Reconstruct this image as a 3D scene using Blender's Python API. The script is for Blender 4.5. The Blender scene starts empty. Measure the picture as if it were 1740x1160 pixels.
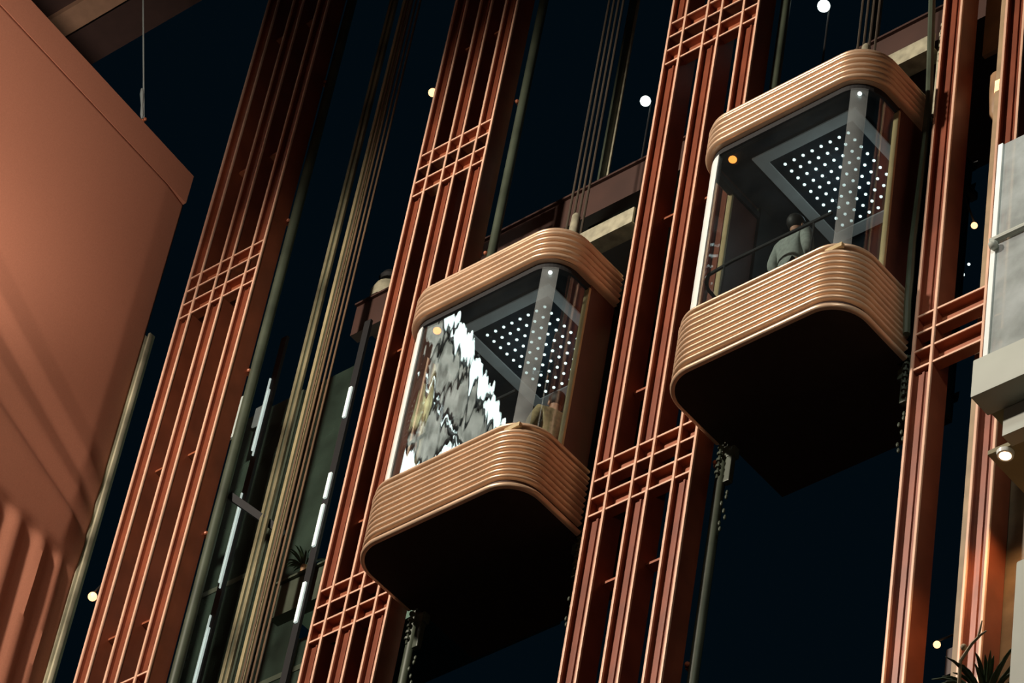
import bpy, bmesh, math, random
from mathutils import Vector, Matrix
random.seed(7)
S = bpy.context.scene
COL = S.collection
PI = math.pi

# ------------------------------------------------------------------ camera
# x runs along the lift wall, y into it, z up (metres)
CAM = Vector((22.0, -20.0, 1.6))
ROWS = [(0.7655704, 0.62841011, 0.13785027),
        (-0.37382177, 0.60889161, -0.69964869),
        (-0.52360218, 0.4840989, 0.70106277)]          # image right, image down, forward
cam = bpy.data.cameras.new('camera')
cam.sensor_width = 36.0
cam.lens = 36.0 * 6521.46 / 1740.0
cam.clip_end = 300.0
cam_o = bpy.data.objects.new('camera', cam)
COL.objects.link(cam_o)
r, d, fw = (Vector(v).normalized() for v in ROWS)
m = Matrix((r, -d, -fw)).transposed().to_4x4()
m.translation = CAM
cam_o.matrix_world = m
S.camera = cam_o

# ------------------------------------------------------------------ helpers
class MB:
    """collects shapes into one mesh"""
    def __init__(s): s.bm = bmesh.new()
    def box(s, x0, x1, y0, y1, z0, z1, bev=0.0):
        vs = [s.bm.verts.new((x, y, z)) for x in (x0, x1) for y in (y0, y1) for z in (z0, z1)]
        fs = []
        for q in ((0, 1, 3, 2), (4, 6, 7, 5), (0, 4, 5, 1), (2, 3, 7, 6), (0, 2, 6, 4), (1, 5, 7, 3)):
            fs.append(s.bm.faces.new([vs[i] for i in q]))
        if bev:
            es = list({e for f in fs for e in f.edges})
            bmesh.ops.bevel(s.bm, geom=es, offset=bev, segments=2, profile=0.6, affect='EDGES')
        return s
    def prism(s, poly, z0, z1):
        a = [s.bm.verts.new((x, y, z0)) for x, y in poly]
        b = [s.bm.verts.new((x, y, z1)) for x, y in poly]
        n = len(poly)
        for i in range(n):
            s.bm.faces.new((a[i], a[(i + 1) % n], b[(i + 1) % n], b[i]))
        s.bm.faces.new(a[::-1]); s.bm.faces.new(b)
        return s
    def xprism(s, poly, x0, x1):
        """poly of (y, z) swept along x"""
        a = [s.bm.verts.new((x0, y, z)) for y, z in poly]
        b = [s.bm.verts.new((x1, y, z)) for y, z in poly]
        n = len(poly)
        for i in range(n):
            s.bm.faces.new((a[i], a[(i + 1) % n], b[(i + 1) % n], b[i]))
        s.bm.faces.new(a[::-1]); s.bm.faces.new(b)
        return s
    def tube(s, pts, rad, n=8, caps=True):
        pts = [Vector(p) for p in pts]
        rads = rad if isinstance(rad, (list, tuple)) else [rad] * len(pts)
        rings = []
        for i, p in enumerate(pts):
            t = (pts[min(i + 1, len(pts) - 1)] - pts[max(i - 1, 0)]).normalized()
            u = t.orthogonal().normalized() if i == 0 else (u - t * u.dot(t)).normalized()
            v = t.cross(u)
            rings.append([s.bm.verts.new(p + (u * math.cos(k * 2 * PI / n) + v * math.sin(k * 2 * PI / n)) * rads[i]) for k in range(n)])
        for A, B in zip(rings, rings[1:]):
            for k in range(n):
                s.bm.faces.new((A[k], A[(k + 1) % n], B[(k + 1) % n], B[k]))
        if caps:
            s.bm.faces.new(rings[0][::-1]); s.bm.faces.new(rings[-1])
        return s
    def lathe(s, prof, c=(0, 0, 0), n=16):
        rings = []
        for rr, z in prof:
            rings.append([s.bm.verts.new((c[0] + rr * math.cos(k * 2 * PI / n), c[1] + rr * math.sin(k * 2 * PI / n), c[2] + z)) for k in range(n)])
        for A, B in zip(rings, rings[1:]):
            for k in range(n):
                s.bm.faces.new((A[k], A[(k + 1) % n], B[(k + 1) % n], B[k]))
        s.bm.faces.new(rings[0][::-1]); s.bm.faces.new(rings[-1])
        return s
    def ball(s, c, rad, seg=12, sc=(1, 1, 1)):
        r_ = bmesh.ops.create_uvsphere(s.bm, u_segments=seg, v_segments=max(6, seg * 2 // 3), radius=rad)
        for v in r_['verts']:
            v.co = Vector((v.co.x * sc[0] + c[0], v.co.y * sc[1] + c[1], v.co.z * sc[2] + c[2]))
        return s
    def loft(s, path, prof, closed_path=True, closed_prof=True, dark=None):
        """path: (point xy, outward normal xy); prof: (offset, z)"""
        rows = []
        for (px, py), (nx, ny) in path:
            rows.append([s.bm.verts.new((px + nx * o, py + ny * o, z)) for o, z in prof])
        N = len(rows); K = len(prof)
        for i in range(N if closed_path else N - 1):
            A, B = rows[i], rows[(i + 1) % N]
            for k in range(K if closed_prof else K - 1):
                fc = s.bm.faces.new((A[k], B[k], B[(k + 1) % K], A[(k + 1) % K]))
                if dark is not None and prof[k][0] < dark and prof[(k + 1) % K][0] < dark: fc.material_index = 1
        if not closed_path and closed_prof:
            s.bm.faces.new(rows[0]); s.bm.faces.new(rows[-1][::-1])
        return s
    def build(s, name, mat, parent=None, smooth=False, loc=None, mat2=None):
        bmesh.ops.recalc_face_normals(s.bm, faces=s.bm.faces)
        me = bpy.data.meshes.new(name)
        s.bm.to_mesh(me); s.bm.free()
        if smooth:
            me.shade_smooth()
            try: me.set_sharp_from_angle(angle=math.radians(42))
            except Exception: pass
        me.materials.append(mat)
        if mat2: me.materials.append(mat2)
        o = bpy.data.objects.new(name, me)
        COL.objects.link(o)
        if parent: o.parent = parent
        if loc: o.location = loc
        return o

def tag(o, label=None, cat=None, group=None, kind=None):
    if label: o['label'] = label
    if cat: o['category'] = cat
    if group: o['group'] = group
    if kind: o['kind'] = kind
    return o

def thing(name, label, cat, loc=(0, 0, 0), group=None, rz=0.0):
    o = bpy.data.objects.new(name, None)
    o.empty_display_size = 0.2
    COL.objects.link(o)
    o.location = loc; o.rotation_euler = (0, 0, rz)
    return tag(o, label, cat, group)

def kids(o): return list(o.children)
def copy_tree(o, parent=None):
    c = o.copy(); COL.objects.link(c)
    if parent: c.parent = parent
    for ch in kids(o): copy_tree(ch, c)
    return c

def mat(name, col, rough=0.5, metal=0.0, var=0.15, scale=6.0, spec=0.5, emit=None, bump=0.0, bscale=40.0, evar=False):
    m = bpy.data.materials.new(name); m.use_nodes = True
    nt = m.node_tree; b = nt.nodes['Principled BSDF']
    b.inputs['Roughness'].default_value = rough
    b.inputs['Metallic'].default_value = metal
    b.inputs['Specular IOR Level'].default_value = spec
    tc = nt.nodes.new('ShaderNodeTexCoord')
    if var:
        n = nt.nodes.new('ShaderNodeTexNoise'); n.inputs['Scale'].default_value = scale; n.inputs['Detail'].default_value = 4
        nt.links.new(tc.outputs['Object'], n.inputs['Vector'])
        rp = nt.nodes.new('ShaderNodeValToRGB')
        rp.color_ramp.elements[0].position = 0.3; rp.color_ramp.elements[1].position = 0.7
        rp.color_ramp.elements[0].color = tuple(c * (1 - var) for c in col) + (1,)
        rp.color_ramp.elements[1].color = tuple(min(1, c * (1 + var)) for c in col) + (1,)
        nt.links.new(n.outputs['Fac'], rp.inputs['Fac'])
        nt.links.new(rp.outputs['Color'], b.inputs['Base Color'])
    else:
        b.inputs['Base Color'].default_value = tuple(col) + (1,)
    if bump:
        n2 = nt.nodes.new('ShaderNodeTexNoise'); n2.inputs['Scale'].default_value = bscale; n2.inputs['Detail'].default_value = 3
        nt.links.new(tc.outputs['Object'], n2.inputs['Vector'])
        bp = nt.nodes.new('ShaderNodeBump'); bp.inputs['Strength'].default_value = 0.6; bp.inputs['Distance'].default_value = bump
        nt.links.new(n2.outputs['Fac'], bp.inputs['Height']); nt.links.new(bp.outputs['Normal'], b.inputs['Normal'])
    if emit:
        b.inputs['Emission Color'].default_value = tuple(emit[:3]) + (1,)
        b.inputs['Emission Strength'].default_value = emit[3]
        if evar: nt.links.new(rp.outputs['Color'], b.inputs['Emission Color'])
    return m

def glass_mat(name, tint, refl, rough=0.0, wave=0.0, ior=1.5, haze=0.0):
    """thin pane: clear transmission plus a fresnel mirror, optionally a wavy surface and a dusty film"""
    m = bpy.data.materials.new(name); m.use_nodes = True
    nt = m.node_tree; nt.nodes.clear()
    out = nt.nodes.new('ShaderNodeOutputMaterial')
    tr = nt.nodes.new('ShaderNodeBsdfTransparent'); tr.inputs['Color'].default_value = tuple(tint) + (1,)
    gl = nt.nodes.new('ShaderNodeBsdfGlossy'); gl.inputs['Roughness'].default_value = rough
    gl.inputs['Color'].default_value = (refl, refl, refl, 1)
    lw = nt.nodes.new('ShaderNodeLayerWeight'); lw.inputs['Blend'].default_value = 0.5
    p5 = nt.nodes.new('ShaderNodeMath'); p5.operation = 'POWER'; p5.inputs[1].default_value = 5.0
    f0 = ((ior - 1) / (ior + 1)) ** 2
    fr = nt.nodes.new('ShaderNodeMath'); fr.operation = 'MULTIPLY_ADD'; fr.inputs[1].default_value = 1 - f0; fr.inputs[2].default_value = f0
    nt.links.new(lw.outputs['Facing'], p5.inputs[0]); nt.links.new(p5.outputs[0], fr.inputs[0])
    mx = nt.nodes.new('ShaderNodeMixShader')
    nt.links.new(fr.outputs[0], mx.inputs['Fac'])
    nt.links.new(tr.outputs['BSDF'], mx.inputs[1]); nt.links.new(gl.outputs['BSDF'], mx.inputs[2])
    res = mx
    if haze:
        df = nt.nodes.new('ShaderNodeBsdfDiffuse'); df.inputs['Color'].default_value = (0.62, 0.66, 0.66, 1)
        tl = nt.nodes.new('ShaderNodeBsdfTranslucent'); tl.inputs['Color'].default_value = (0.62, 0.66, 0.66, 1)
        ad = nt.nodes.new('ShaderNodeMixShader'); ad.inputs['Fac'].default_value = 0.3
        nt.links.new(df.outputs['BSDF'], ad.inputs[1]); nt.links.new(tl.outputs['BSDF'], ad.inputs[2])
        tc0 = nt.nodes.new('ShaderNodeTexCoord'); nn = nt.nodes.new('ShaderNodeTexNoise')
        nn.inputs['Scale'].default_value = 2.2; nn.inputs['Detail'].default_value = 5
        nt.links.new(tc0.outputs['Object'], nn.inputs['Vector'])
        mr = nt.nodes.new('ShaderNodeMapRange'); mr.inputs['From Min'].default_value = 0.35; mr.inputs['From Max'].default_value = 0.7
        mr.inputs['To Min'].default_value = haze * 0.6; mr.inputs['To Max'].default_value = min(1.0, haze * 1.3)
        nt.links.new(nn.outputs['Fac'], mr.inputs['Value'])
        m2 = nt.nodes.new('ShaderNodeMixShader')
        nt.links.new(mr.outputs['Result'], m2.inputs['Fac'])
        nt.links.new(mx.outputs['Shader'], m2.inputs[1]); nt.links.new(ad.outputs['Shader'], m2.inputs[2])
        res = m2
    if wave:
        tc = nt.nodes.new('ShaderNodeTexCoord'); mp = nt.nodes.new('ShaderNodeMapping')
        mp.inputs['Scale'].default_value = (12.0, 12.0, 1.2)
        nt.links.new(tc.outputs['Object'], mp.inputs['Vector'])
        n = nt.nodes.new('ShaderNodeTexNoise'); n.inputs['Scale'].default_value = 1.0; n.inputs['Detail'].default_value = 0.6
        n.inputs['Roughness'].default_value = 0.3
        nt.links.new(mp.outputs['Vector'], n.inputs['Vector'])
        bp = nt.nodes.new('ShaderNodeBump'); bp.inputs['Strength'].default_value = 1.0; bp.inputs['Distance'].default_value = wave
        nt.links.new(n.outputs['Fac'], bp.inputs['Height']); nt.links.new(bp.outputs['Normal'], gl.inputs['Normal'])
    nt.links.new(res.outputs['Shader'], out.inputs['Surface'])
    return m

M = dict(
    post=mat('copper_paint', (0.215, 0.054, 0.024), 0.42, 0.15, 0.22, 2.5),
    edge=mat('copper_lip_highlight', (0.80, 0.49, 0.345), 0.38, 0.1, 0.10, 3.0),  # lips painted paler than the posts for the highlight they catch
    bar=mat('copper_bar', (0.33, 0.10, 0.045), 0.45, 0.15, 0.2, 5.0),
    rib=mat('ribbed_copper', (0.70, 0.49, 0.33), 0.36, 0.40, 0.10, 3.0),
    groove_shade=mat('groove_shade_copper', (0.050, 0.018, 0.009), 0.6, 0.1, 0.1),  # grooves coloured dark to deepen their shade
    door=mat('dark_red_panel', (0.085, 0.022, 0.014), 0.5, 0.0, 0.15, 4.0),
    tan=mat('tan_strip', (0.50, 0.38, 0.20), 0.4, 0.2, 0.1),
    black=mat('black_steel', (0.006, 0.006, 0.007), 0.75, 0.0, 0.0),
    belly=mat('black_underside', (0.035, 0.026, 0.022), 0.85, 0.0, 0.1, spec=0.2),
    ceil=mat('car_ceiling', (0.022, 0.030, 0.038), 0.9, 0.0, 0.5, 3.0, spec=0.1),
    frame=mat('ceiling_frame_sheen', (0.42, 0.42, 0.40), 0.5, 0.0, 0.1, emit=(0.6, 0.64, 0.62, 0.06)),  # faint glow stands in for light reflected by the frame
    led=mat('ceiling_led', (0.9, 0.95, 0.95), 0.4, emit=(0.85, 1.0, 0.97, 1.7), var=0),
    alu=mat('aluminium_and_reflection', (0.90, 0.95, 0.92), 0.3, 0.0, 0.03),  # near-white base also paints the reflection on the cars' left corners
    pipe=mat('green_steel', (0.060, 0.074, 0.050), 0.45, 0.1, 0.3, 2.0),
    olive=mat('olive_rail', (0.34, 0.29, 0.16), 0.45, 0.1, 0.25, 1.5),
    rail=mat('counterweight_steel', (0.26, 0.235, 0.14), 0.35, 0.4, 0.85, 0.9),  # wide tone mottling paints patchy reflections on the rail
    edgerail=mat('edge_rail_steel', (0.46, 0.43, 0.30), 0.35, 0.3, 0.75, 1.1),  # strong tone variation stands in for reflections along the rail
    oldsteel=mat('dusty_steel', (0.36, 0.34, 0.24), 0.55, 0.1, 0.3, 8.0),
    shaderope=mat('shaded_rope', (0.07, 0.055, 0.04), 0.5, 0.2, 0.3, 1.0),  # rope colour darkened for the dim shafts above the cars
    rope=mat('rope_steel', (0.19, 0.12, 0.07), 0.45, 0.2, 0.3, 1.0),
    panel=mat('terracotta_fabric', (0.37, 0.148, 0.090), 0.8, 0.0, 0.07, 60.0, spec=0.2, bump=0.002, bscale=300.0),
    slab=mat('brown_slab', (0.052, 0.022, 0.015), 0.6, 0.0, 0.2, 1.5),
    dark=mat('dark_wall', (0.006, 0.010, 0.012), 0.5, 0.0, 0.3, 1.0),
    darkceil=mat('dark_ceiling', (0.060, 0.030, 0.024), 0.8, 0.0, 0.1),
    beam=mat('beige_beam', (0.42, 0.24, 0.15), 0.6, 0.0, 0.1),
    floor=mat('dark_floor', (0.03, 0.022, 0.018), 0.5, 0.0, 0.2, 0.5),
    white=mat('white_plaster', (0.44, 0.46, 0.40), 0.6, 0.0, 0.06, 2.0),
    olivewall=mat('olive_soffit', (0.28, 0.25, 0.14), 0.7, 0.0, 0.15, 2.0),
    wood=mat('brown_wood', (0.34, 0.20, 0.10), 0.55, 0.0, 0.3, 3.0),
    wallwood=mat('wall_boards', (0.16, 0.115, 0.065), 0.6, 0.0, 0.35, 3.0),
    tanwood=mat('tan_wood', (0.36, 0.25, 0.14), 0.6, 0.0, 0.25, 3.0),
    amber=mat('amber_lamp', (0.9, 0.5, 0.3), 0.4, emit=(1.0, 0.50, 0.22, 2.6), var=0),
    orange=mat('orange_glow', (0.9, 0.4, 0.1), 0.4, emit=(1.0, 0.30, 0.05, 2.5), var=0),
    cool=mat('cool_lamp', (0.9, 0.95, 0.95), 0.4, emit=(0.85, 1.0, 0.95, 2.2), var=0),
    strip=mat('strip_light', (0.8, 0.9, 0.85), 0.4, emit=(0.80, 0.95, 0.88, 0.5), var=0.1),
    slotlit=mat('slot_window_glow', (0.5, 0.55, 0.5), 0.5, emit=(0.75, 0.85, 0.75, 0.13), var=0.1),
    warm=mat('downlight_glow', (1, 0.8, 0.6), 0.4, emit=(1.0, 0.62, 0.34, 6.0), var=0),
    skin=mat('skin', (0.48, 0.25, 0.16), 0.55, 0.0, 0.08),
    greyjacket=mat('grey_jacket', (0.30, 0.33, 0.30), 0.85, 0.0, 0.2, 25.0),
    tanjacket=mat('tan_jacket', (0.36, 0.27, 0.14), 0.85, 0.0, 0.25, 20.0),
    trousers=mat('dark_trousers', (0.02, 0.022, 0.03), 0.85, 0.0, 0.1),
    hair=mat('dark_hair', (0.008, 0.007, 0.006), 0.6, 0.0, 0.0),
    leaf=mat('leaf_green', (0.030, 0.055, 0.022), 0.5, 0.0, 0.4, 8.0),
    branch=mat('pale_branch', (0.42, 0.32, 0.20), 0.7, 0.0, 0.2),
    greenglass=mat('green_landing_glass', (0.022, 0.036, 0.027), 0.25, 0.0, 0.6, 1.2),
    cableM=mat('grey_cable', (0.40, 0.44, 0.42), 0.4, 0.3, 0.1),
    skyframe=mat('skylight_frame', (0.05, 0.045, 0.04), 0.6),
    skypane=mat('skylight_bright', (0.8, 0.85, 0.85), 0.6, emit=(0.86, 1.0, 0.96, 9.0), var=0.2),
    skygold=mat('skylight_amber', (0.75, 0.62, 0.32), 0.6, emit=(0.95, 0.82, 0.42, 3.0), var=0.6, scale=3.0, evar=True),
    skydim=mat('skylight_frosted', (0.60, 0.64, 0.52), 0.6, emit=(0.82, 0.88, 0.72, 3.0), var=0.65, scale=2.5, evar=True),
)
M['glass'] = glass_mat('wavy_car_glass', (0.86, 0.90, 0.90), 1.0, 0.0, 0.0012, 1.7, haze=0.007)
M['hazystrip'] = glass_mat('hazy_corner', (0.78, 0.80, 0.80), 0.9, 0.12, 0.0, 1.45, haze=0.24)  # partly clear pane with a hazy film
M['balcglass'] = glass_mat('milky_balustrade', (0.75, 0.78, 0.72), 0.8, 0.15, 0.0, 1.45, haze=0.72)

# ------------------------------------------------------------------ room shell
def box_struct(name, mt, *b):
    return tag(MB().box(*b).build(name, mt), kind='structure')

box_struct('floor', M['floor'], -24, 26, -24, 6, -0.3, 0.0)
# main ceiling with an opening for the skylight
cm = MB()
SX0, SX1, SY0, SY1 = -12.9, -8.72, -11.6, -7.7
CZ = 42.0
cm.box(-24, SX0, -24, 0.37, CZ, CZ + 0.3).box(SX1, 26, -24, 0.37, CZ, CZ + 0.3)
cm.box(SX0, SX1, -24, SY0, CZ, CZ + 0.3).box(SX0, SX1, SY1, 0.37, CZ, CZ + 0.3)
tag(cm.build('ceiling', M['darkceil']), kind='structure')
box_struct('trim_1', M['beam'], -14, -6.0, -0.62, -0.28, CZ - 0.12, CZ)

sky = thing('skylight_window', 'gridded daylight skylight in the dark ceiling over the atrium', 'skylight', (0, 0, CZ))
fm = MB()
cols = [(0.0, 0.50), (0.56, 1.50), (1.56, 1.68), (1.74, 2.85), (2.91, 4.18)]      # distance in from the right-hand edge
rows = [(0.0, 0.9), (0.96, 1.9), (1.96, 2.9), (2.96, 3.9)]
pat = ["bdbdg", "bdbgg", "bdbdb", "bdbbb"]
for k in range(len(cols) - 1):
    fm.box(SX1 - cols[k + 1][0] - 0.0, SX1 - cols[k][1], SY0, SY1, 0.05, 0.25)
for k in range(len(rows) - 1):
    fm.box(SX0, SX1, SY1 - rows[k + 1][0], SY1 - rows[k][1], 0.05, 0.24)
fm.build('frame', M['skyframe'], sky)
for i, (a, b) in enumerate(cols):
    for j, (c, e) in enumerate(rows):
        MB().box(SX1 - b + .004, SX1 - a - .004, SY1 - e + .004, SY1 - c - .004, 0.14, 0.16).build('pane', M[{'b': 'skypane', 'd': 'skydim', 'g': 'skygold'}[pat[j][i]]], sky)

# ------------------------------------------------------------------ copper towers of channel posts
GRIDS = (20.29, 27.22, 34.14)
POSTTOP = 41.9
def make_tower(label, x0, pitch, w, n, loc_y=0.0, depth=0.26, grid_ext=None, brackets=True):
    t = thing('lift_tower', label, 'tower', (x0, loc_y, 0), 'copper towers of channel posts')
    th = 0.024
    for k in range(n):
        a = k * pitch
        mb = MB()
        # two flange plates, full height
        mb.box(a, a + th, 0.012, depth, 0, POSTTOP).box(a + w - th, a + w, 0.012, depth, 0, POSTTOP)
        # recessed web with a low centre ridge, cut out where the ladder crosses
        z = 0.0
        for g in list(GRIDS) + [POSTTOP - 0.02]:
            z1 = g - 0.03
            mb.box(a + th - 0.002, a + w - th + 0.002, 0.058, 0.080, z, z1)
            mb.box(a + w * 0.5 - 0.012, a + w * 0.5 + 0.012, 0.040, 0.06, z, z1)
            z = g + 0.78
        p = mb.build('post', M['post'], t)
        for e in (a - 0.004, a + w - th - 0.004):
            MB().box(e, e + th + 0.008, -0.012, 0.016, 0.01, POSTTOP - 0.02, bev=0.008).build('lip_highlight', M['edge'], p, smooth=True)['label'] = 'post edge with its highlight painted pale'
    W = (n - 1) * pitch + w if grid_ext is None else grid_ext
    for g in GRIDS:
        for dz in (0.0, 0.48):
            prof = [(0.014, g + dz), (0.014, g + dz + 0.022), (0.102, g + dz + 0.022), (0.102, g + dz + 0.238),
                    (0.014, g + dz + 0.238), (0.014, g + dz + 0.26), (0.125, g + dz + 0.26), (0.125, g + dz)]
            b = MB()
            b.xprism(prof, th + 0.002, W - th)
            bb = b.build('cross_bar', M['bar'], t)
            for q in (0.0, 0.238):
                MB().box(th + 0.002, W - th, 0.002, 0.015, g + dz + q - 0.001, g + dz + q + 0.023).build('bar_lip_highlight', M['edge'], bb)  # same painted highlight colour along the bar fronts
    if brackets:
        z = 23.7
        while z < 41:
            if min(abs(z - gg - 0.37) for gg in GRIDS) > 0.8:
                for k in range(n - 1):
                    a = k * pitch + w
                    MB().box(a + 0.001, a + pitch - w - 0.001, 0.13, 0.25, z, z + 0.03).box(a + 0.001, a + pitch - w - 0.001, 0.235, 0.25, z + 0.03, z + 0.15).build('bracket', M['bar'], t)
            z += 2.62
    return t

make_tower('copper tower of three channel posts right beside the terracotta fabric panel', -5.62, 0.532, 0.225, 3)
make_tower('copper tower of three channel posts touching the left of the lower elevator', -1.83, 0.459, 0.222, 3)
make_tower('copper tower of three channel posts between the two glass elevators', 1.93, 0.546, 0.242, 3)
make_tower('copper tower right of the upper elevator, partly behind the white balcony', 5.865, 0.805, 0.245, 2, brackets=False)

# ------------------------------------------------------------------ glass elevators
def rrect(x0, x1, y0, y1, r, n=12, rb=0.04):
    out = []
    def arc(cx, cy, rr, a0, a1, k):
        for i in range(k + 1):
            a = a0 + (a1 - a0) * i / k
            out.append(((cx + rr * math.cos(a), cy + rr * math.sin(a)), (math.cos(a), math.sin(a))))
    arc(x0 + r, y0 + r, r, PI, 1.5 * PI, n)
    arc(x1 - r, y0 + r, r, 1.5 * PI, 2 * PI, n)
    arc(x1 - rb, y1 - rb, rb, 0, 0.5 * PI, 3)
    arc(x0 + rb, y1 - rb, rb, 0.5 * PI, PI, 3)
    return out

HX, YF, YB, RC = 1.12, -0.86, 1.15, 0.38
def ribs(z0, z1, n, bulge, base=0.0):
    pts = []
    h = (z1 - z0) / n
    for i in range(n):
        z = z0 + h * i
        pts += [(base - 0.024, z + 0.04 * h), (base - 0.024, z + 0.33 * h)]
        for k in range(8):
            a = k / 7
            pts.append((base - 0.010 + bulge * math.sqrt(max(0, 1 - (2 * a - 1) ** 2)), z + h * (0.36 + 0.64 * a)))
    return pts

def rod(o, z, rad, k=10):
    return [(o + rad * math.cos(a), z + rad * math.sin(a)) for a in [-PI / 2 + PI * i / k for i in range(k + 1)]]

def make_car(label, loc):
    t = thing('glass_elevator', label, 'elevator', loc, 'glass elevators with copper bands')
    P = rrect(-HX, HX, YF, YB, RC)
    O = [((-HX, 0.12), (-1, 0))] + P[:26] + [((HX, 0.12), (1, 0))]
    # ---- base skirt (0 .. 0.90)
    prof = [(-0.02, 0.0)] + rod(0.0, 0.032, 0.030) + [(-0.03, 0.066), (-0.03, 0.098)] + ribs(0.10, 0.735, 8, 0.036) \
        + [(-0.022, 0.738), (-0.022, 0.746)] + rod(0.006, 0.768, 0.024, 6) + [(-0.06, 0.796)]
    MB().loft(O, prof + [(-0.10, 0.796), (-0.10, 0.06), (-0.02, 0.06)], closed_path=False, dark=-0.0205).build('base_skirt', M['rib'], t, smooth=True, mat2=M['groove_shade'])
    MB().loft(O, [(-0.055, 0.79), (-0.055, 0.85), (-0.10, 0.85), (-0.10, 0.79)], closed_path=False).build('shadow_gap', M['black'], t)
    MB().loft(O, rod(-0.004, 0.870, 0.022, 8) + [(-0.10, 0.892), (-0.10, 0.848)], closed_path=False).build('top_rail', M['rib'], t, smooth=True)
    q = MB(); q.box(0.80, 1.00, -0.845, -0.80, 0.795, 0.848); q.build('rail_spacer', M['tan'], t)
    # belly and floor
    PI_ = [(p[0] - n[0] * 0.10, p[1] - n[1] * 0.10) for p, n in P]
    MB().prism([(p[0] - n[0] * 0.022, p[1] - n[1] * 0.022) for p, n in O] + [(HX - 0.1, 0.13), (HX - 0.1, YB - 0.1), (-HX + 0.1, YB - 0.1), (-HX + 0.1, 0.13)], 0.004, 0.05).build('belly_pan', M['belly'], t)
    MB().prism([(x, y) for x, y in PI_], 0.34, 0.40).build('car_floor', M['black'], t)
    # ---- roof band (3.30 .. 3.78)
    prof = [(-0.10, 3.30), (0.0, 3.30)] + ribs(3.305, 3.72, 5, 0.036) + [(0.0, 3.725)] + rod(-0.01, 3.752, 0.024, 6) + [(-0.10, 3.776)]
    MB().loft(O, prof, closed_path=False, dark=-0.0205).build('roof_band', M['rib'], t, smooth=True, mat2=M['groove_shade'])
    MB().prism(PI_, 3.70, 3.76).build('roof_plate', M['black'], t)
    MB().loft(P, [(-0.055, 3.22), (-0.055, 3.302), (-0.13, 3.302), (-0.13, 3.22)]).build('glass_header', M['black'], t)
    # ---- ceiling with pale frame and leds
    c = MB().prism(PI_, 3.385, 3.42).build('ceiling_panel', M['ceil'], t)
    f = MB()
    fx0, fx1, fy0, fy1, fw_ = -0.655, 0.655, -0.47, 0.96, 0.125
    f.box(fx0, fx1, fy0, fy0 + fw_, 3.365, 3.386).box(fx0, fx1, fy1 - fw_, fy1, 3.365, 3.386)
    f.box(fx0, fx0 + fw_, fy0 + fw_, fy1 - fw_, 3.365, 3.386).box(fx1 - fw_, fx1, fy0 + fw_, fy1 - fw_, 3.365, 3.386)
    f.build('pale_frame', M['frame'], c)
    led_me = None
    for i in range(8):
        for j in range(10):
            x = -0.41 + 0.1145 * i; y = -0.225 + 0.1115 * j
            if led_me is None:
                o = MB().lathe([(0.006, -0.004), (0.0165, 0.0), (0.0165, 0.012)], n=10).build('ceiling_light', M['led'], c, loc=(x, y, 3.376))
                led_me = o.data
            else:
                o = bpy.data.objects.new('ceiling_light', led_me); COL.objects.link(o); o.parent = c; o.location = (x, y, 3.376)
    ll = bpy.data.lights.new('car_fill_light', 'POINT'); ll.energy = 5; ll.color = (0.75, 0.95, 1.0); ll.shadow_soft_size = 0.03  # fixtureless lamp added to light the car interior
    lo = bpy.data.objects.new('car_fill_light', ll); COL.objects.link(lo); lo.parent = t; lo.location = (0, 0.2, 3.0)
    # ---- glass wrap: left side, bent corners, front, right side
    G = []
    r = RC - 0.07; xi, yi = HX - 0.07, YF + 0.07
    G.append(((-xi, -0.29), (-1, 0)))
    for i in range(13):
        a = PI + 0.5 * PI * i / 12
        G.append(((-xi + r + r * math.cos(a), yi + r + r * math.sin(a)), (math.cos(a), math.sin(a))))
    for i in range(13):
        a = 1.5 * PI + 0.5 * PI * i / 12
        G.append(((xi - r + r * math.cos(a), yi + r + r * math.sin(a)), (math.cos(a), math.sin(a))))
    G.append(((xi, -0.29), (1, 0)))
    MB().loft(G, [(0, 0.86), (0, 3.235), (-0.012, 3.235), (-0.012, 0.86)], closed_path=False).build('glass_wrap', M['glass'], t, smooth=True)
    # hazy corner strip (right); left strip painted near white for a reflection
    def arcstrip(side, a0, a1, off, thick):
        L = []
        for i in range(9):
            a = math.radians(a0 + (a1 - a0) * i / 8)
            nx_, ny_ = side * math.sin(a), -math.cos(a)
            L.append(((side * (xi - r) + r * nx_, yi + r + r * ny_), (nx_, ny_)))
        return MB().loft(L, [(off, 0.87), (off, 3.228), (off + thick, 3.228), (off + thick, 0.87)], closed_path=False)
    cs = arcstrip(1, 19, 50, 0.004, 0.016).build('corner_strip', M['hazystrip'], t, smooth=True)
    MB().ball((xi - r + (r + 0.02) * math.sin(0.62), yi + r - (r + 0.02) * math.cos(0.62), 3.14), 0.022).build('bolt', M['cool'], cs)  # bolt head given a glowing material
    arcstrip(-1, 13, 62, 0.004, 0.014).build('corner_strip', M['alu'], t, smooth=True)
    # ---- side panels and tan jambs, back wall
    for sx in (-1, 1):
        x0, x1 = sorted((sx * (HX - 0.10), sx * (HX - 0.045)))
        MB().box(x0, x1, -0.27, 0.13, 0.80, 3.30).build('side_panel', M['door'], t)
        x0, x1 = sorted((sx * (HX - 0.10), sx * (HX - 0.035)))
        MB().box(x0, x1, -0.295, -0.262, 0.87, 3.24, bev=0.006).build('side_jamb', M['tan'], t)
    bw = MB().box(-HX + 0.1, HX - 0.1, YB - 0.14, YB - 0.10, 0.05, 3.70)
    for sx in (-1, 1):
        bw.box(*sorted((sx * (HX - 0.10), sx * (HX - 0.14))), 0.13, YB - 0.10, 0.05, 3.70)
    bw.build('back_wall', M['dark'], t)
    # ---- handrail
    h = MB()
    hz = 1.54
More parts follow.
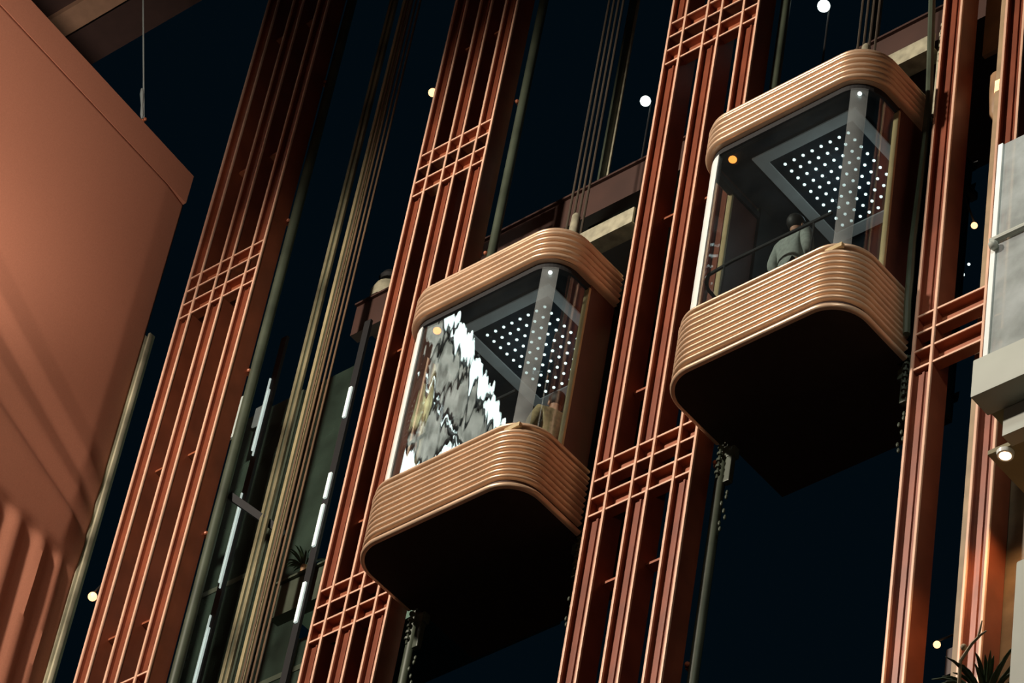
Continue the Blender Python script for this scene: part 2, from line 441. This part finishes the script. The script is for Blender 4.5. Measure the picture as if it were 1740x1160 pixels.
    hp = [(-xi + 0.09, -0.32, hz)] + [(-xi + 0.10 + r * 0.7 * (1 - math.sin(a)), yi + 0.09 + r * 0.7 * (1 - math.cos(a)), hz) for a in (1.4, 0.9, 0.4)] \
        + [(-0.5, yi + 0.08, hz), (0.0, yi + 0.08, hz), (0.72, yi + 0.08, hz)]
    h.tube(hp, 0.019, 8)
    hr = h.build('handrail', M['black'], t, smooth=True)
    for x in (-0.6, 0.5):
        MB().tube([(x, yi + 0.08, hz), (x, yi + 0.09, hz - 0.12), (x, yi + 0.06, 0.82)], 0.010, 6).build('rail_bracket', M['black'], hr)
    # ---- small glowing orange ball by the ceiling
    MB().ball((-0.80, -0.60, 3.33), 0.045, sc=(1, 1, 0.8)).build('orange_ball', M['orange'], t, smooth=True)
    # ---- crosshead beam, uprights, guide shoes, rope hitch above the roof
    ch = MB()
    zc = 4.74
    ch.xprism([(0.20, zc), (0.20, zc + 0.24), (0.225, zc + 0.24), (0.225, zc + 0.02), (0.40, zc + 0.02), (0.40, zc)], -HX + 0.05, HX - 0.08)
    cb = ch.build('crosshead_beam', M['oldsteel'], t)
    for x in (-0.95, 0.78, 0.92):
        MB().lathe([(0.028, 0), (0.028, 0.012), (0.016, 0.014), (0.016, 0.03)], (x, 0.30, zc + 0.24 - 0.20), 8).build('bolt', M['cableM'], cb)
    for sx in (-1, 1):
        x0, x1 = sorted((sx * (HX - 0.07), sx * (HX + 0.03)))
        u = MB().box(x0, x1, 0.27, 0.38, 3.70, zc + 0.30).build('sling_upright', M['oldsteel'], t)
        sh = MB().box(*sorted((sx * (HX + 0.02), sx * (HX + 0.075))), 0.26, 0.40, zc - 0.05, zc + 0.05)
        for k in range(6):
            sh.lathe([(0.035, 0), (0.035, 0.045), (0.018, 0.048), (0.018, 0.075)], (sx * (HX + 0.03), 0.215, zc + 0.05 - 0.11 * k + 0.22), 8)
        sh.build('guide_shoe', M['oldsteel'], t)
        # lower safety gear
        l = MB()
        cx = sx * (HX - 0.07)
        l.box(cx - 0.075, cx + 0.075, 0.20, 0.30, -0.12, 0.16, bev=0.02)
        l.box(cx - 0.03, cx + 0.05, 0.21, 0.28, -0.45, -0.10, bev=0.015)
        for k in range(6):
            l.lathe([(0.03, 0), (0.03, 0.03)], (cx + sx * 0.06, 0.16, 0.06 - 0.085 * k), 8)
        l.tube([(cx + sx * 0.06, 0.16, 0.0), (cx + sx * 0.06, 0.16, -0.42)], 0.012, 6)
        l.build('safety_gear', M['pipe'], t)
        kz = MB()
        for k in range(7):
            kz.ball((cx + 0.02 * math.sin(k * 2.1), 0.25 + 0.02 * math.cos(k * 1.7), -0.55 - 0.085 * k), 0.022, 8, (0.7, 0.7, 1.5))
        kz.build('hanging_chain', M['pipe'], t, smooth=True)
    hit = MB()
    hit.lathe([(0.10, 0), (0.11, 0.08), (0.06, 0.30), (0.05, 0.62), (0.03, 0.66)], (0, 0.36, zc + 0.2), 10)
    hit.build('rope_hitch', M['oldsteel'], t, smooth=True)
    return t

C1 = Vector((0.62, 0, 27.17)); C2 = Vector((4.565, 0, 27.57))
car1 = make_car('lower glass elevator with white wavy reflections in its front glass', C1)
car2 = copy_tree(car1)
car2.location = C2
tag(car2, 'upper glass elevator with dark clear glass and a grey-jacketed passenger')

# travelling cable looping beside the upper car
tag(MB().tube([(5.70, -0.06, 33.6), (5.765, 0.02, 31.2), (5.775, 0.0, 30.4), (5.775, -0.04, 29.0), (5.80, -0.06, 28.5), (5.77, -0.02, 28.2), (5.76, 0.02, 27.8)], 0.038, 8).build('travelling_cable', M['pipe'], smooth=True),
    'thick dark green cable hanging beside the upper elevator on its right', 'cable')

# ------------------------------------------------------------------ people
def person(name, label, loc, rz, jacket, group=None, lean=0.0, hgt=1.74):
    t = thing(name, label, 'person', loc, group, rz)
    k = hgt / 1.74
    def skin(nm, verts, edges, rads, mt, par, lv=2):
        me = bpy.data.meshes.new(nm)
        me.from_pydata([Vector(v) * k for v in verts], edges, [])
        o = bpy.data.objects.new(nm, me); COL.objects.link(o); o.parent = par
        md = o.modifiers.new('skin', 'SKIN'); md.use_smooth_shade = True
        for i, rr in enumerate(rads):
            sv = me.skin_vertices[0].data[i]
            rr = rr if isinstance(rr, tuple) else (rr, rr)
            sv.radius = (rr[0] * k, rr[1] * k); sv.use_root = (i == 0)
        sd = o.modifiers.new('sub', 'SUBSURF'); sd.levels = lv; sd.render_levels = lv
        me.materials.append(mt)
        return o
    # person faces +y; hands held low in front
    V = [(0, 0, .95), (0, .01, 1.15), (0, 0, 1.35), (0, 0, 1.45), (0, .01, 1.52), (0, .02, 1.60), (0, .025, 1.69),
         (.17, 0, 1.41), (.24, -.03, 1.15), (.16, .16, 1.02), (.10, .22, 1.00),
         (-.17, 0, 1.41), (-.24, -.03, 1.15), (-.16, .16, 1.02), (-.10, .22, 1.00),
         (.10, 0, .90), (.11, .02, .50), (.11, -.01, .09), (.12, .14, .04),
         (-.10, 0, .90), (-.11, .02, .50), (-.11, -.01, .09), (-.12, .14, .04)]
    E_ = [(0, 1), (1, 2), (2, 3), (3, 4), (4, 5), (5, 6), (2, 7), (7, 8), (8, 9), (9, 10), (2, 11), (11, 12), (12, 13), (13, 14),
          (0, 15), (15, 16), (16, 17), (17, 18), (0, 19), (19, 20), (20, 21), (21, 22)]
    # five fingers and a thumb side on each hand
    Rr = [(.13, .10), (.13, .10), (.14, .10), .06, .052, (.075, .09), (.06, .075), .058, .045, .034, .036, .058, .045, .034, .036,
          .085, .055, .04, .035, .085, .055, .04, .035]
    for sx, h in ((1, 10), (-1, 14)):
        b = V[h]
        for q, (dx, ln) in enumerate(((.028, .06), (.010, .075), (-.010, .072), (-.027, .055))):
            V.append((b[0] - sx * .03 + dx * .4, b[1] + .035, b[2] + dx)); V.append((b[0] - sx * (.03 + ln), b[1] + .02, b[2] + dx))
            E_ += [(h, len(V) - 2), (len(V) - 2, len(V) - 1)]; Rr += [.010, .008]
        V.append((b[0] - sx * .035, b[1] - .01, b[2] + .05)); E_.append((h, len(V) - 1)); Rr.append(.011)
    body = skin('body', V, E_, Rr, M['skin'], t)
    J = [(0, 0, .92), (0, .005, 1.15), (0, -.005, 1.34), (0, -.005, 1.44),
         (.18, -.005, 1.40), (.255, -.035, 1.15), (.17, .15, 1.03), (-.18, -.005, 1.40), (-.255, -.035, 1.15), (-.17, .15, 1.03)]
    JE = [(0, 1), (1, 2), (2, 3), (2, 4), (4, 5), (5, 6), (2, 7), (7, 8), (8, 9)]
    skin('jacket', J, JE, [(.165, .13), (.165, .125), (.175, .13), .085, .085, .066, .05, .085, .066, .05], jacket, t)
    T = [(0, 0, .95), (.10, 0, .88), (.11, .02, .50), (.11, -.01, .12), (-.10, 0, .88), (-.11, .02, .50), (-.11, -.01, .12)]
    skin('trousers', T, [(0, 1), (1, 2), (2, 3), (0, 4), (4, 5), (5, 6)], [(.14, .11), .105, .075, .06, .105, .075, .06], M['trousers'], t)
    hb = MB()
    hb.ball((0, 0.0, 1.665 * k), 0.105 * k, 14, (0.86, 1.02, 1.0))
    for v in list(hb.bm.verts):
        if v.co.y > 0.055 * k and v.co.z < 1.68 * k: v.co.y = 0.03 * k
    hb.build('hair', M['hair'], t, smooth=True)
    fc = MB()
    fc.ball((0.03 * k, 0.108 * k, 1.625 * k), 0.011, 8).ball((-0.03 * k, 0.108 * k, 1.625 * k), 0.011, 8)
    fc.build('eyes', M['black'], t)
    ns = MB(); ns.ball((0, 0.118 * k, 1.595 * k), 0.014, 8, (0.8, 1, 1.5)); ns.ball((0.078 * k, 0.02, 1.60 * k), 0.02, 8, (0.5, 1, 1.6)); ns.ball((-0.078 * k, 0.02, 1.60 * k), 0.02, 8, (0.5, 1, 1.6))
    ns.build('nose_and_ears', M['skin'], t, smooth=True)
    mo = MB(); mo.ball((0, 0.108 * k, 1.555 * k), 0.02, 8, (1.1, 0.4, 0.35)); mo.build('mouth', M['door'], t, smooth=True)
    return t
person('person', 'person in a grey jacket leaning back inside the upper elevator', (4.58, -0.42, C2.z + 0.40), -0.15, M['greyjacket'])
person('person', 'person in a tan jacket inside the lower elevator near its right side', (1.22, 0.0, C1.z + 0.40), 1.2, M['tanjacket'])

# ------------------------------------------------------------------ shafts: guide pipes, rails, ropes
def vpipe(name, label, cat, x, y, rad, z0=0.0, z1=42.5, mt='pipe', arms=(), armx=0.0, group=None):
    t = thing(name, label, cat, (x, y, 0), group)
    MB().tube([(0, 0, z0), (0, 0, z1)], rad, 12).build('tube', M[mt], t, smooth=True)
    for z in arms:
        a = MB().box(*sorted((armx, -rad * 0.5)), -0.03, 0.03, z, z + 0.05)
        a.ball((-rad * 0.9 if armx < 0 else rad * 0.9, -0.05, z + 0.025), 0.028, 8)
        a.build('bracket', M['bar'], t)
    return t
ARMS = [24.9 + 2.62 * k for k in range(7)]
vpipe('guide_pipe', 'dark green guide pipe right of the tower beside the terracotta panel', 'pipe', -4.25, 0.30, 0.062, arms=ARMS, armx=-0.11, group='green guide pipes')
vpipe('guide_pipe', 'dark green guide pipe rising behind the roof of the lower elevator', 'pipe', -0.605, 0.33, 0.055, arms=ARMS, armx=-0.07, group='green guide pipes')
vpipe('guide_pipe', 'dark green guide pipe on the right of the tower between the elevators', 'pipe', 3.345, 0.335, 0.055, arms=ARMS, armx=-0.09, group='green guide pipes')
vpipe('guide_pipe', 'slim olive rail pressed against the left of the tower between the elevators', 'rail', 1.845, 0.20, 0.040, mt='olive')
vpipe('guide_pipe', 'slim olive rail between the upper elevator and the tower on its right', 'rail', 5.77, 0.31, 0.034, mt='olive')
# two-lipped olive rail along the edge of the fabric panel
t = thing('edge_rail', 'pale olive two-lipped rail running down the edge of the terracotta panel', 'rail', (-6.17, 0.04, 0))
MB().box(-0.055, 0.055, 0.02, 0.06, 0, 34.2).build('web', M['pipe'], t)
for x in (-0.05, 0.035):
    MB().box(x - 0.014, x + 0.022, -0.03, 0.03, 0, 34.2, bev=0.01).build('lip', M['edgerail'], t, smooth=True)

shafts = ((-3.07, 'left of the second tower from left'), (0.62, 'above the lower elevator'), (4.565, 'above the upper elevator'))
for i, (cx, where) in enumerate(shafts):
    for k in range(4):
        z0 = 0.0 if i == 0 else (C1.z if i == 1 else C2.z) + 4.95
        tag(MB().tube([(cx - 0.12 + 0.08 * k, 0.36, z0), (cx - 0.12 + 0.08 * k, 0.36, 45)], 0.014, 6).build('hoist_rope', M['shaderope' if i else 'rope'], smooth=True),
            'thin hoist rope in the bank of four ' + where, 'rope', 'hoist ropes ' + where)
    # rear guide rail: T section
    if i:
        t = thing('guide_rail', 'dim rear T-section guide rail in the shaft ' + where, 'rail', (cx - 0.98, 1.6, 0), 'rear guide rails')
        MB().box(-0.05, 0.05, 0.03, 0.05, 32.5, 44).build('flange', M['oldsteel'], t)
        MB().box(-0.016, 0.016, -0.07, 0.03, 32.5, 44).build('blade', M['pipe'], t)
# wide counterweight rails and struts in the empty left shaft
for x, lab in ((-3.80, 'broad pale steel counterweight rail on the left in the empty left shaft'), (-3.53, 'broad pale steel counterweight rail next to the hoist ropes in the left shaft')):
    t = thing('counterweight_rail', lab, 'rail', (x, 0.62, 0), 'counterweight rails')
    MB().box(-0.07, -0.02, -0.02, 0.02, 0, 42, bev=0.008).box(0.02, 0.07, -0.02, 0.02, 0, 42, bev=0.008).build('rails', M['rail' if x < -3.6 else 'olive'], t)
    MB().box(-0.019, 0.019, 0.0, 0.05, 0, 42).build('backing', M['pipe'], t)
tag(MB().tube([(-4.26, 0.42, 30.86), (-3.62, 0.78, 30.27)], 0.06, 4).build('strut', M['black']), 'dark diagonal strut across the empty left shaft', 'strut')

# landings behind the shafts
for x0, x1, z, n, mt in ((-4.0, -1.4, 29.45, 1, 'pipe'), (-3.78, 7.6, 33.92, 2, 'slab')):
    b = MB().box(x0, x1, 1.20, 1.34, z, z + 0.50).box(x0, x1, 1.16, 1.34, z + 0.50, z + 0.53).box(x0, x1, 1.34, 3.2, z + 0.3, z + 0.5)
    tag(b.build('beam_%d' % n, M[mt]), kind='structure')
for i, (x, z0, z1) in enumerate(((-5.45, 26.0, 33.9), (-4.45, 24.0, 33.9), (-3.45, 24.0, 29.4))):
    t = thing('landing_glass', ['tall green landing glass panel behind the tower by the terracotta panel', 'tall green landing glass panel behind the hoist ropes of the left shaft', 'lower green landing glass panel behind the left shaft'][i], 'glass panel', (x, 1.6, z0), 'green landing glass panels')
    MB().box(-0.42, 0.42, 0, 0.03, 0, z1 - z0).build('panel', M['greenglass'], t)
    MB().box(-0.46, -0.42, -0.02, 0.05, 0, z1 - z0).box(0.42, 0.46, -0.02, 0.05, 0, z1 - z0).box(-0.42, 0.42, -0.01, 0.04, 2.6, 2.68).box(-0.42, 0.42, -0.01, 0.04, 4.9, 4.98).build('frame', M['pipe'], t)

# ------------------------------------------------------------------ lamps in the shafts
def globe(label, x, y, z, rad, mt, group=None, arm=(0, 0.9), drop=0.0):
    t = thing('globe_lamp', label, 'lamp', (x, y, z), group)
    MB().ball((0, 0, 0), rad, 14).build('globe', M[mt], t, smooth=True)
    MB().lathe([(rad * 0.5, rad * 0.7), (rad * 0.55, rad * 1.1), (0.01, rad * 1.3)], n=10).tube([(0, 0, rad), (arm[0] * 0.2, arm[1] * 0.2, rad * 1.2), (arm[0], arm[1], rad * 1.2), (arm[0], arm[1], rad * 1.2 - drop - 0.001)], 0.012, 6).build('holder', M['black'], t)
    return t
globe('small amber globe lamp left of the second tower from left near the top', -2.23, 0.3, 36.57, 0.055, 'amber', 'globe lamps', (0.41, -0.1))
globe('small amber globe lamp between the olive edge rail and the left tower', -6.19, 0.33, 30.12, 0.055, 'amber', 'globe lamps', (0.58, -0.15))
globe('cool white globe lamp glowing in the shaft of the lower elevator', 0.54, 1.2, 35.57, 0.065, 'cool', 'globe lamps', (0, 0.1), 1.2)
globe('cool white globe lamp at the top edge above the upper elevator', 3.14, 1.2, 35.62, 0.075, 'cool', 'globe lamps', (0, 0.1), 1.26)
globe('tiny cream globe lamp in the dark gap of the right tower', 5.55, 1.2, 30.53, 0.035, 'amber', 'globe lamps', (0.335, -0.97))
for x, lab in ((-3.42, 'thin black mullion carrying the white strip lights left of the second tower from left'), (-4.49, 'thin black mullion carrying slim strip lights by the left green pipe')):
    tag(MB().box(-0.03, 0.07, 0, 0.04, 0, 33.9).build('mullion', M['black'], loc=(x, 1.1 if x > -4 else 0.77, 0)), lab, 'mullion')
for i, (z0, z1) in enumerate(((32.25, 32.75), (30.95, 31.35), (30.2, 30.85), (29.05, 29.65))):
    tag(MB().box(-0.024, 0.024, -0.03, 0.0, z0, z1, bev=0.008).build('strip_light', M['strip'], loc=(-3.40, 1.1, 0)),
        ['topmost', 'second from top', 'third from top', 'lowest'][i] + ' of the white strip lights left of the second tower from left', 'light', 'strip lights left of the second tower from left')
for i, (x, z0, z1) in enumerate(((-4.52, 32.0, 33.2), (-4.50, 29.9, 31.3), (-4.50, 28.4, 29.4))):
    tag(MB().box(-0.008, 0.008, -0.02, 0.0, z0, z1).box(0.03, 0.042, -0.02, 0.0, z0 - 0.1, z1 - 0.2).build('strip_light', M['strip'], loc=(x, 0.77, 0)),
        ['upper', 'middle', 'lower'][i] + ' slim white strip light beside the green pipe of the left tower', 'light', 'slim strip lights by the green pipe')

for x, z, w_, h_, lab in ((-5.50, 33.1, 0.055, 0.7, 'tall pale lit slot window peeking out right of the left tower'), (-5.14, 33.1, 0.07, 0.32, 'small pale lit landing window behind the left green pipe')):
    t = thing('slot_window', lab, 'window', (x, 1.2, z), 'lit slot windows behind the left shaft')
    MB().box(-w_ - 0.02, w_ + 0.02, 0.02, 0.06, -0.02, h_ + 0.02).build('frame', M['pipe'], t)
    MB().box(-w_, w_, 0.0, 0.02, 0, h_).build('lit_pane', M['slotlit'], t)
# shaded lamp on the landing left of the second tower from left
t = thing('shaded_lamp', 'pale green dome lamp with a dark cap left of the second tower from left', 'lamp', (-3.48, 1.36, 34.47))
MB().lathe([(0.20, 0.0), (0.20, 0.16), (0.16, 0.27), (0.08, 0.33), (0.01, 0.34)], n=18).build('shade', M['oldsteel'], t, smooth=True)
MB().lathe([(0.12, 0.37), (0.14, 0.42), (0.10, 0.50), (0.01, 0.52)], n=18).tube([(0, 0, 0.3), (0, 0, 0.4)], 0.02).build('cap', M['black'], t, smooth=True)

# ------------------------------------------------------------------ tan fabric panel with pleats
def px_panel(s, z):
    return (-6.24 + 0.078 * s, -s, z)
def pleat(s, z):
    h = 0.0
    a = 30.36 + 0.02 * s; bu = 30.66 + 0.24 * s
    f1a = 30.72 + 0.29 * s; f1b = 30.84 + 0.32 * s
    f2a = 31.08 + 0.385 * s; f2b = 31.34 + 0.44 * s
    f3a = 31.62 + 0.47 * s; f3b = 31.95 + 0.52 * s
    def lerp(x, x0, x1, y0, y1): return y0 + (y1 - y0) * min(1, max(0, (x - x0) / (x1 - x0)))
    if z >= f3b: h = 0.10
    elif z >= f3a: h = lerp(z, f3a, f3b, 0.15, 0.10)
    elif z >= f2b: h = lerp(z, f2b, f3a, 0.06, 0.15)
    elif z >= f2a: h = lerp(z, f2a, f2b, 0.16, 0.06)
    elif z >= f1b: h = lerp(z, f1b, f2a, 0.07, 0.16)
    elif z >= f1a: h = lerp(z, f1a, f1b, 0.19, 0.07)
    elif z >= bu: h = lerp(z, bu, f1a, 0.20, 0.19)
    elif z >= a: h = lerp(z, a, bu, 0.12, 0.20)
    else:
        h = lerp(z, a - 0.10, a, 0.02, 0.12)
        q = s + 0.02 * (30.3 - z)
        g = 0.0
        for c0, w0, hh in ((0.27, 0.10, 0.10), (0.62, 0.16, 0.13), (1.05, 0.18, 0.12), (1.5, 0.2, 0.1)):
            dd = (q - c0) / w0
            if abs(dd) < 1: g = max(g, hh * (1 - abs(dd)))
        h += g * min(1, (a - z) / 0.25)
    return h * 0.62 * min(1.0, 0.25 + s / 0.5)
t = thing('fabric_panel', 'huge terracotta fabric panel with pleats hung at the left', 'panel', (0, 0, 0))
mb = MB()
NS, NZ = 90, 260
SW, Z0, Z1 = 5.2, 25.0, 36.56
grid = []
for i in range(NS + 1):
    s = SW * (i / NS) ** 1.2
    row = []
    for j in range(NZ + 1):
        z = Z0 + (Z1 - Z0) * j / NZ
        x, y, zz = px_panel(s, z)
        hgt = pleat(s, z)
        row.append(mb.bm.verts.new((x + hgt * 0.99, y, zz)))
    grid.append(row)
for i in range(NS):
    for j in range(NZ):
        mb.bm.faces.new((grid[i][j], grid[i + 1][j], grid[i + 1][j + 1], grid[i][j + 1]))
cl = mb.build('cloth', M['panel'], t, smooth=True)
md = cl.modifiers.new('thick', 'SOLIDIFY'); md.thickness = 0.03; md.offset = -1
me_ = MB()
a = px_panel(0, 0); b = px_panel(SW, 0)
pr = [(a[0] + 0.10, a[1]), (b[0] + 0.11, b[1]), (b[0] + 0.02, b[1]), (a[0] - 0.01, a[1])]
me_.prism(pr, 36.56, 37.07)
me_.build('hem', M['panel'], t)
# stay cable from the ceiling to the panel's top edge
t = thing('stay_cable', 'thin steel stay cable with turnbuckle holding the terracotta panel', 'cable', (-6.11, -1.02, 37.07))
top = Vector((0.05, -1.55, CZ - 37.07))
MB().tube([(0, 0, 0.12), tuple(top)], 0.011, 6).build('wire', M['cableM'], t)
dv = top.normalized()
q = MB()
q.tube([tuple(dv * 0.10), tuple(dv * 0.16), tuple(dv * 0.30), tuple(dv * 0.48), tuple(dv * 0.56)], [0.012, 0.022, 0.014, 0.026, 0.012], 8)
q.build('turnbuckle', M['cableM'], t, smooth=True)
q = MB()
q.lathe([(0.045, -0.02), (0.045, 0.0), (0.02, 0.01), (0.02, 0.07)], n=10).ball((0.03, 0, 0.09), 0.026, 8).ball((-0.02, 0, 0.11), 0.022, 8)
q.build('clamp', M['bar'], t, smooth=True)

# ------------------------------------------------------------------ right side: balconies, wall, lamps, plants
t = thing('balcony', 'white balcony with milky glass balustrade at the right edge', 'balcony', (7.36, -1.0, 25.26))
MB().box(0, 4.5, 0, 0.27, 0, 0.46, bev=0.012).build('fascia', M['white'], t, smooth=True)
MB().box(0.17, 4.5, 0.27, 0.42, -0.33, 0.0).build('lower_fascia', M['white'], t)
MB().box(0.03, 4.5, 0.27, 2.2, 0.02, 0.30).build('deck', M['olivewall'], t)
MB().box(-0.09, 4.5, 0.425, 1.275, -0.30, -0.25).build('soffit', M['olivewall'], t)
MB().box(0.06, 4.4, 0.09, 0.115, 0.46, 3.35).build('glass', M['balcglass'], t)
MB().tube([(0.05, 0.06, 2.02), (4.4, 0.06, 2.02)], 0.03, 8).ball((0.10, 0.04, 1.93), 0.05, 8).build('handrail', M['white'], t, smooth=True)
MB().box(0.05, 0.10, 0.07, 0.13, 0.46, 3.35).build('edge_post', M['alu'], t)
MB().tube([(0.16, 0.25, 0.88), (0.30, 0.25, 0.60)], 0.025, 8).ball((0.12, 0.2, 0.90), 0.06, 8).build('clamp', M['oldsteel'], t, smooth=True)
MB().box(0.4, 4.4, 1.7, 1.8, 0.30, 3.4).build('gallery_wall', M['white'], t)
tag(MB().box(0, 4, 0, 0.25, -6.0, 0.0, bev=0.02).box(0.02, 4, 0.25, 1.275, -0.6, -0.4).build('parapet', M['white'], loc=(7.96, -1.0, 23.05), smooth=True),
    'pale parapet of the lower balcony at the bottom right edge', 'parapet')
t = thing('downlight', 'bright round downlight under the white balcony', 'lamp', (7.42, -0.52, 24.95))
MB().lathe([(0.055, -0.03), (0.075, -0.03), (0.08, 0.01)], n=18).build('ring', M['alu'], t, smooth=True)
MB().lathe([(0.01, -0.034), (0.054, -0.032), (0.054, -0.02)], n=18).build('bulb', M['warm'], t, smooth=True)
tag(MB().box(6.56, 7.375, 0.28, 0.36, 0, 27.0).box(7.375, 14, 0.28, 0.36, 0, 25.2).build('wall_right', M['wallwood']), kind='structure')
tag(MB().box(-0.09, 0.09, -0.02, 1.6, 0, 0.16).build('beam_4', M['slab'], loc=(8.0, 0.1, 22.2)), kind='structure')
tag(MB().box(-0.06, 0.06, -0.2, 0.9, 0, 0.30).build('beam_5', M['slab'], loc=(6.33, 0.55, 23.55)), kind='structure')
globe('small cream lamp above the dark beam at the foot of the right tower', 6.06, 0.48, 24.1, 0.034, 'amber', 'globe lamps', (0.27, 0.0), 0.28)
# infill panels between the right posts
tag(MB().box(0, 0.56, 0, 0.05, 0, 6.0).build('infill_panel', M['wood'], loc=(6.10, 0.40, 32.05)), 'brown wooden infill panel high between the posts of the right tower', 'panel')
tag(MB().box(0, 0.16, 0, 0.05, 0, 42.0).build('infill_panel', M['tanwood'], loc=(6.39, 0.28, 0.0)), 'narrow tan wooden strip left of the second post in the right tower', 'panel')
t = thing('wall_sconce', 'orange-lit sconce on a rounded brown bracket by the right tower', 'lamp', (6.36, 0.42, 30.85))
MB().lathe([(0.02, 0.0), (0.10, 0.12), (0.12, 0.45), (0.12, 0.7), (0.02, 0.72)], n=14).build('bracket', M['wood'], t, smooth=True)
MB().box(0.02, 0.09, -0.14, -0.10, 0.33, 0.52, bev=0.01).build('lamp_glass', M['amber'], t, smooth=True)
for i, (px_, z) in enumerate(((5.42, 30.05), (5.52, 29.97), (5.46, 29.85), (5.36, 29.86), (5.44, 29.72))):  # glowing balls put in for mirrored lights
    tag(MB().ball((0, 0, 0), 0.016, 8).build('reflected_dot', M['led'], loc=(px_, 1.2, z)), 'pinpoint glowing dot for a reflected light in the dark gap of the right tower', 'light', 'pinpoint reflections in the dark gap')

def plant(label, loc, n, size, seed, stem=True, pot=True, ps=1.0):
    rnd = random.Random(seed)
    t = thing('potted_plant', label, 'plant', loc)
    lf = MB(); st = MB()
    for k in range(n):
        a = rnd.uniform(0, 2 * PI); ln = size * rnd.uniform(0.6, 1.0); up = rnd.uniform(0.5, 1.0)
        prev = None
        for i in range(6):
            f = i / 5
            p = Vector((math.cos(a) * ln * f * 0.8, math.sin(a) * ln * f * 0.8, 0.1 + ln * up * (1.5 * f - 0.9 * f * f)))
            w = 0.03 * size * math.sin(PI * (0.1 + 0.88 * f))
            sd = Vector((-math.sin(a), math.cos(a), 0.2)) * w
            cur = [lf.bm.verts.new(p - sd), lf.bm.verts.new(p + Vector((0, 0, -w * 0.4))), lf.bm.verts.new(p + sd)]
            if prev:
                lf.bm.faces.new((prev[0], prev[1], cur[1], cur[0])); lf.bm.faces.new((prev[1], prev[2], cur[2], cur[1]))
            prev = cur
    o = lf.build('leaves', M['leaf'], t, smooth=True)
    md = o.modifiers.new('thick', 'SOLIDIFY'); md.thickness = 0.006
    if stem:
        st.tube([(-0.06, -0.1, 0.0), (-0.10, -0.25, 0.12), (-0.06, -0.31, 0.38), (0.06, -0.33, 0.50), (0.14, -0.33, 0.56), (0.2, -0.33, 0.58)], [0.020, 0.018, 0.016, 0.014, 0.012, 0.006], 7)
        st.tube([(0.12, -0.33, 0.54), (0.17, -0.36, 0.68)], [0.014, 0.006], 6).ball((-0.02, -0.33, 0.5), 0.03, 8)
        st.build('branch', M['branch'], t, smooth=True)
    if pot:
        MB().lathe([(0.14 * ps, -0.32 * ps), (0.20 * ps, 0.12), (0.19 * ps, 0.14), (0.15 * ps, 0.12)], n=16).build('pot', M['wood'], t, smooth=True)
    return t
plant('leafy plant with a pale branch at the bottom right edge', (7.47, -0.62, 21.88), 46, 0.60, 3)
plant('dark leafy plant behind the milky balcony glass', (8.15, 0.2, 27.75), 22, 0.6, 5, stem=False)
plant('small pale-lit plant on the ledge left of the second tower from left', (-3.70, 1.27, 30.05), 22, 0.40, 9, stem=False, ps=0.2)

# ------------------------------------------------------------------ light
def spot(name, loc, aim, power, col, ang, blend=0.6, rad=0.5):
    l = bpy.data.lights.new(name, 'SPOT'); l.energy = power; l.color = col
    l.spot_size = math.radians(ang); l.spot_blend = blend; l.shadow_soft_size = rad
    o = bpy.data.objects.new(name, l); COL.objects.link(o); o.location = loc
    o.rotation_euler = (Vector(aim) - Vector(loc)).to_track_quat('-Z', 'Y').to_euler()
    return o
def area(name, loc, aim, power, col, sx, sy):
    l = bpy.data.lights.new(name, 'AREA'); l.energy = power; l.color = col
    l.shape = 'RECTANGLE'; l.size = sx; l.size_y = sy
    o = bpy.data.objects.new(name, l); COL.objects.link(o); o.location = loc
    o.rotation_euler = (Vector(aim) - Vector(loc)).to_track_quat('-Z', 'Y').to_euler()
    return o
spot('atrium_floodlight', (-1.8, -16, 34.0), (0.3, 0, 24.7), 15800, (1.0, 0.88, 0.74), 83, 0.42, 0.6)
spot('right_fill_light', (13.0, -13.0, 22.0), (0, 0, 29.0), 600, (1.0, 0.62, 0.42), 50, 0.7, 0.7)  # unseen fill added to lift the right-hand faces
spot('panel_fill_high', (0.0, -9.0, 29.5), (-6.2, -4.6, 34.1), 6000, (1.0, 0.86, 0.74), 46, 0.85, 0.3)  # lamp added out of view to brighten the panel's upper left
spot('panel_fill_low', (-1.5, -7.0, 24.5), (-6.2, -1.4, 29.4), 600, (1.0, 0.84, 0.70), 40, 0.9, 0.2)  # second added lamp, lifts the panel's lower folds
spot('balcony_fill', (9.5, -6.0, 30.0), (8.0, -1.0, 27.0), 560, (0.94, 1.0, 0.94), 60, 0.6, 0.4)  # unseen spot added to brighten the milky glass and fascia
spot('balcony_downlight', (7.42, -0.52, 24.87), (7.3, -0.1, 20), 95, (1.0, 0.55, 0.25), 150, 0.6, 0.04)
area('landing_glow', (-3.2, 2.6, 30.5), (-3.4, 0.4, 31.5), 35, (0.80, 1.0, 0.80), 1.5, 3.0)

w = bpy.data.worlds.new('world'); S.world = w; w.use_nodes = True
w.node_tree.nodes['Background'].inputs['Color'].default_value = (0.13, 0.56, 0.95, 1)
w.node_tree.nodes['Background'].inputs['Strength'].default_value = 0.0050
S.view_settings.view_transform = 'Standard'
S.view_settings.look = 'None'
S.view_settings.exposure = 0.0
S.view_settings.gamma = 1.0
S.view_settings.use_curve_mapping = False
S.cycles.max_bounces = 10
S.cycles.transparent_max_bounces = 24
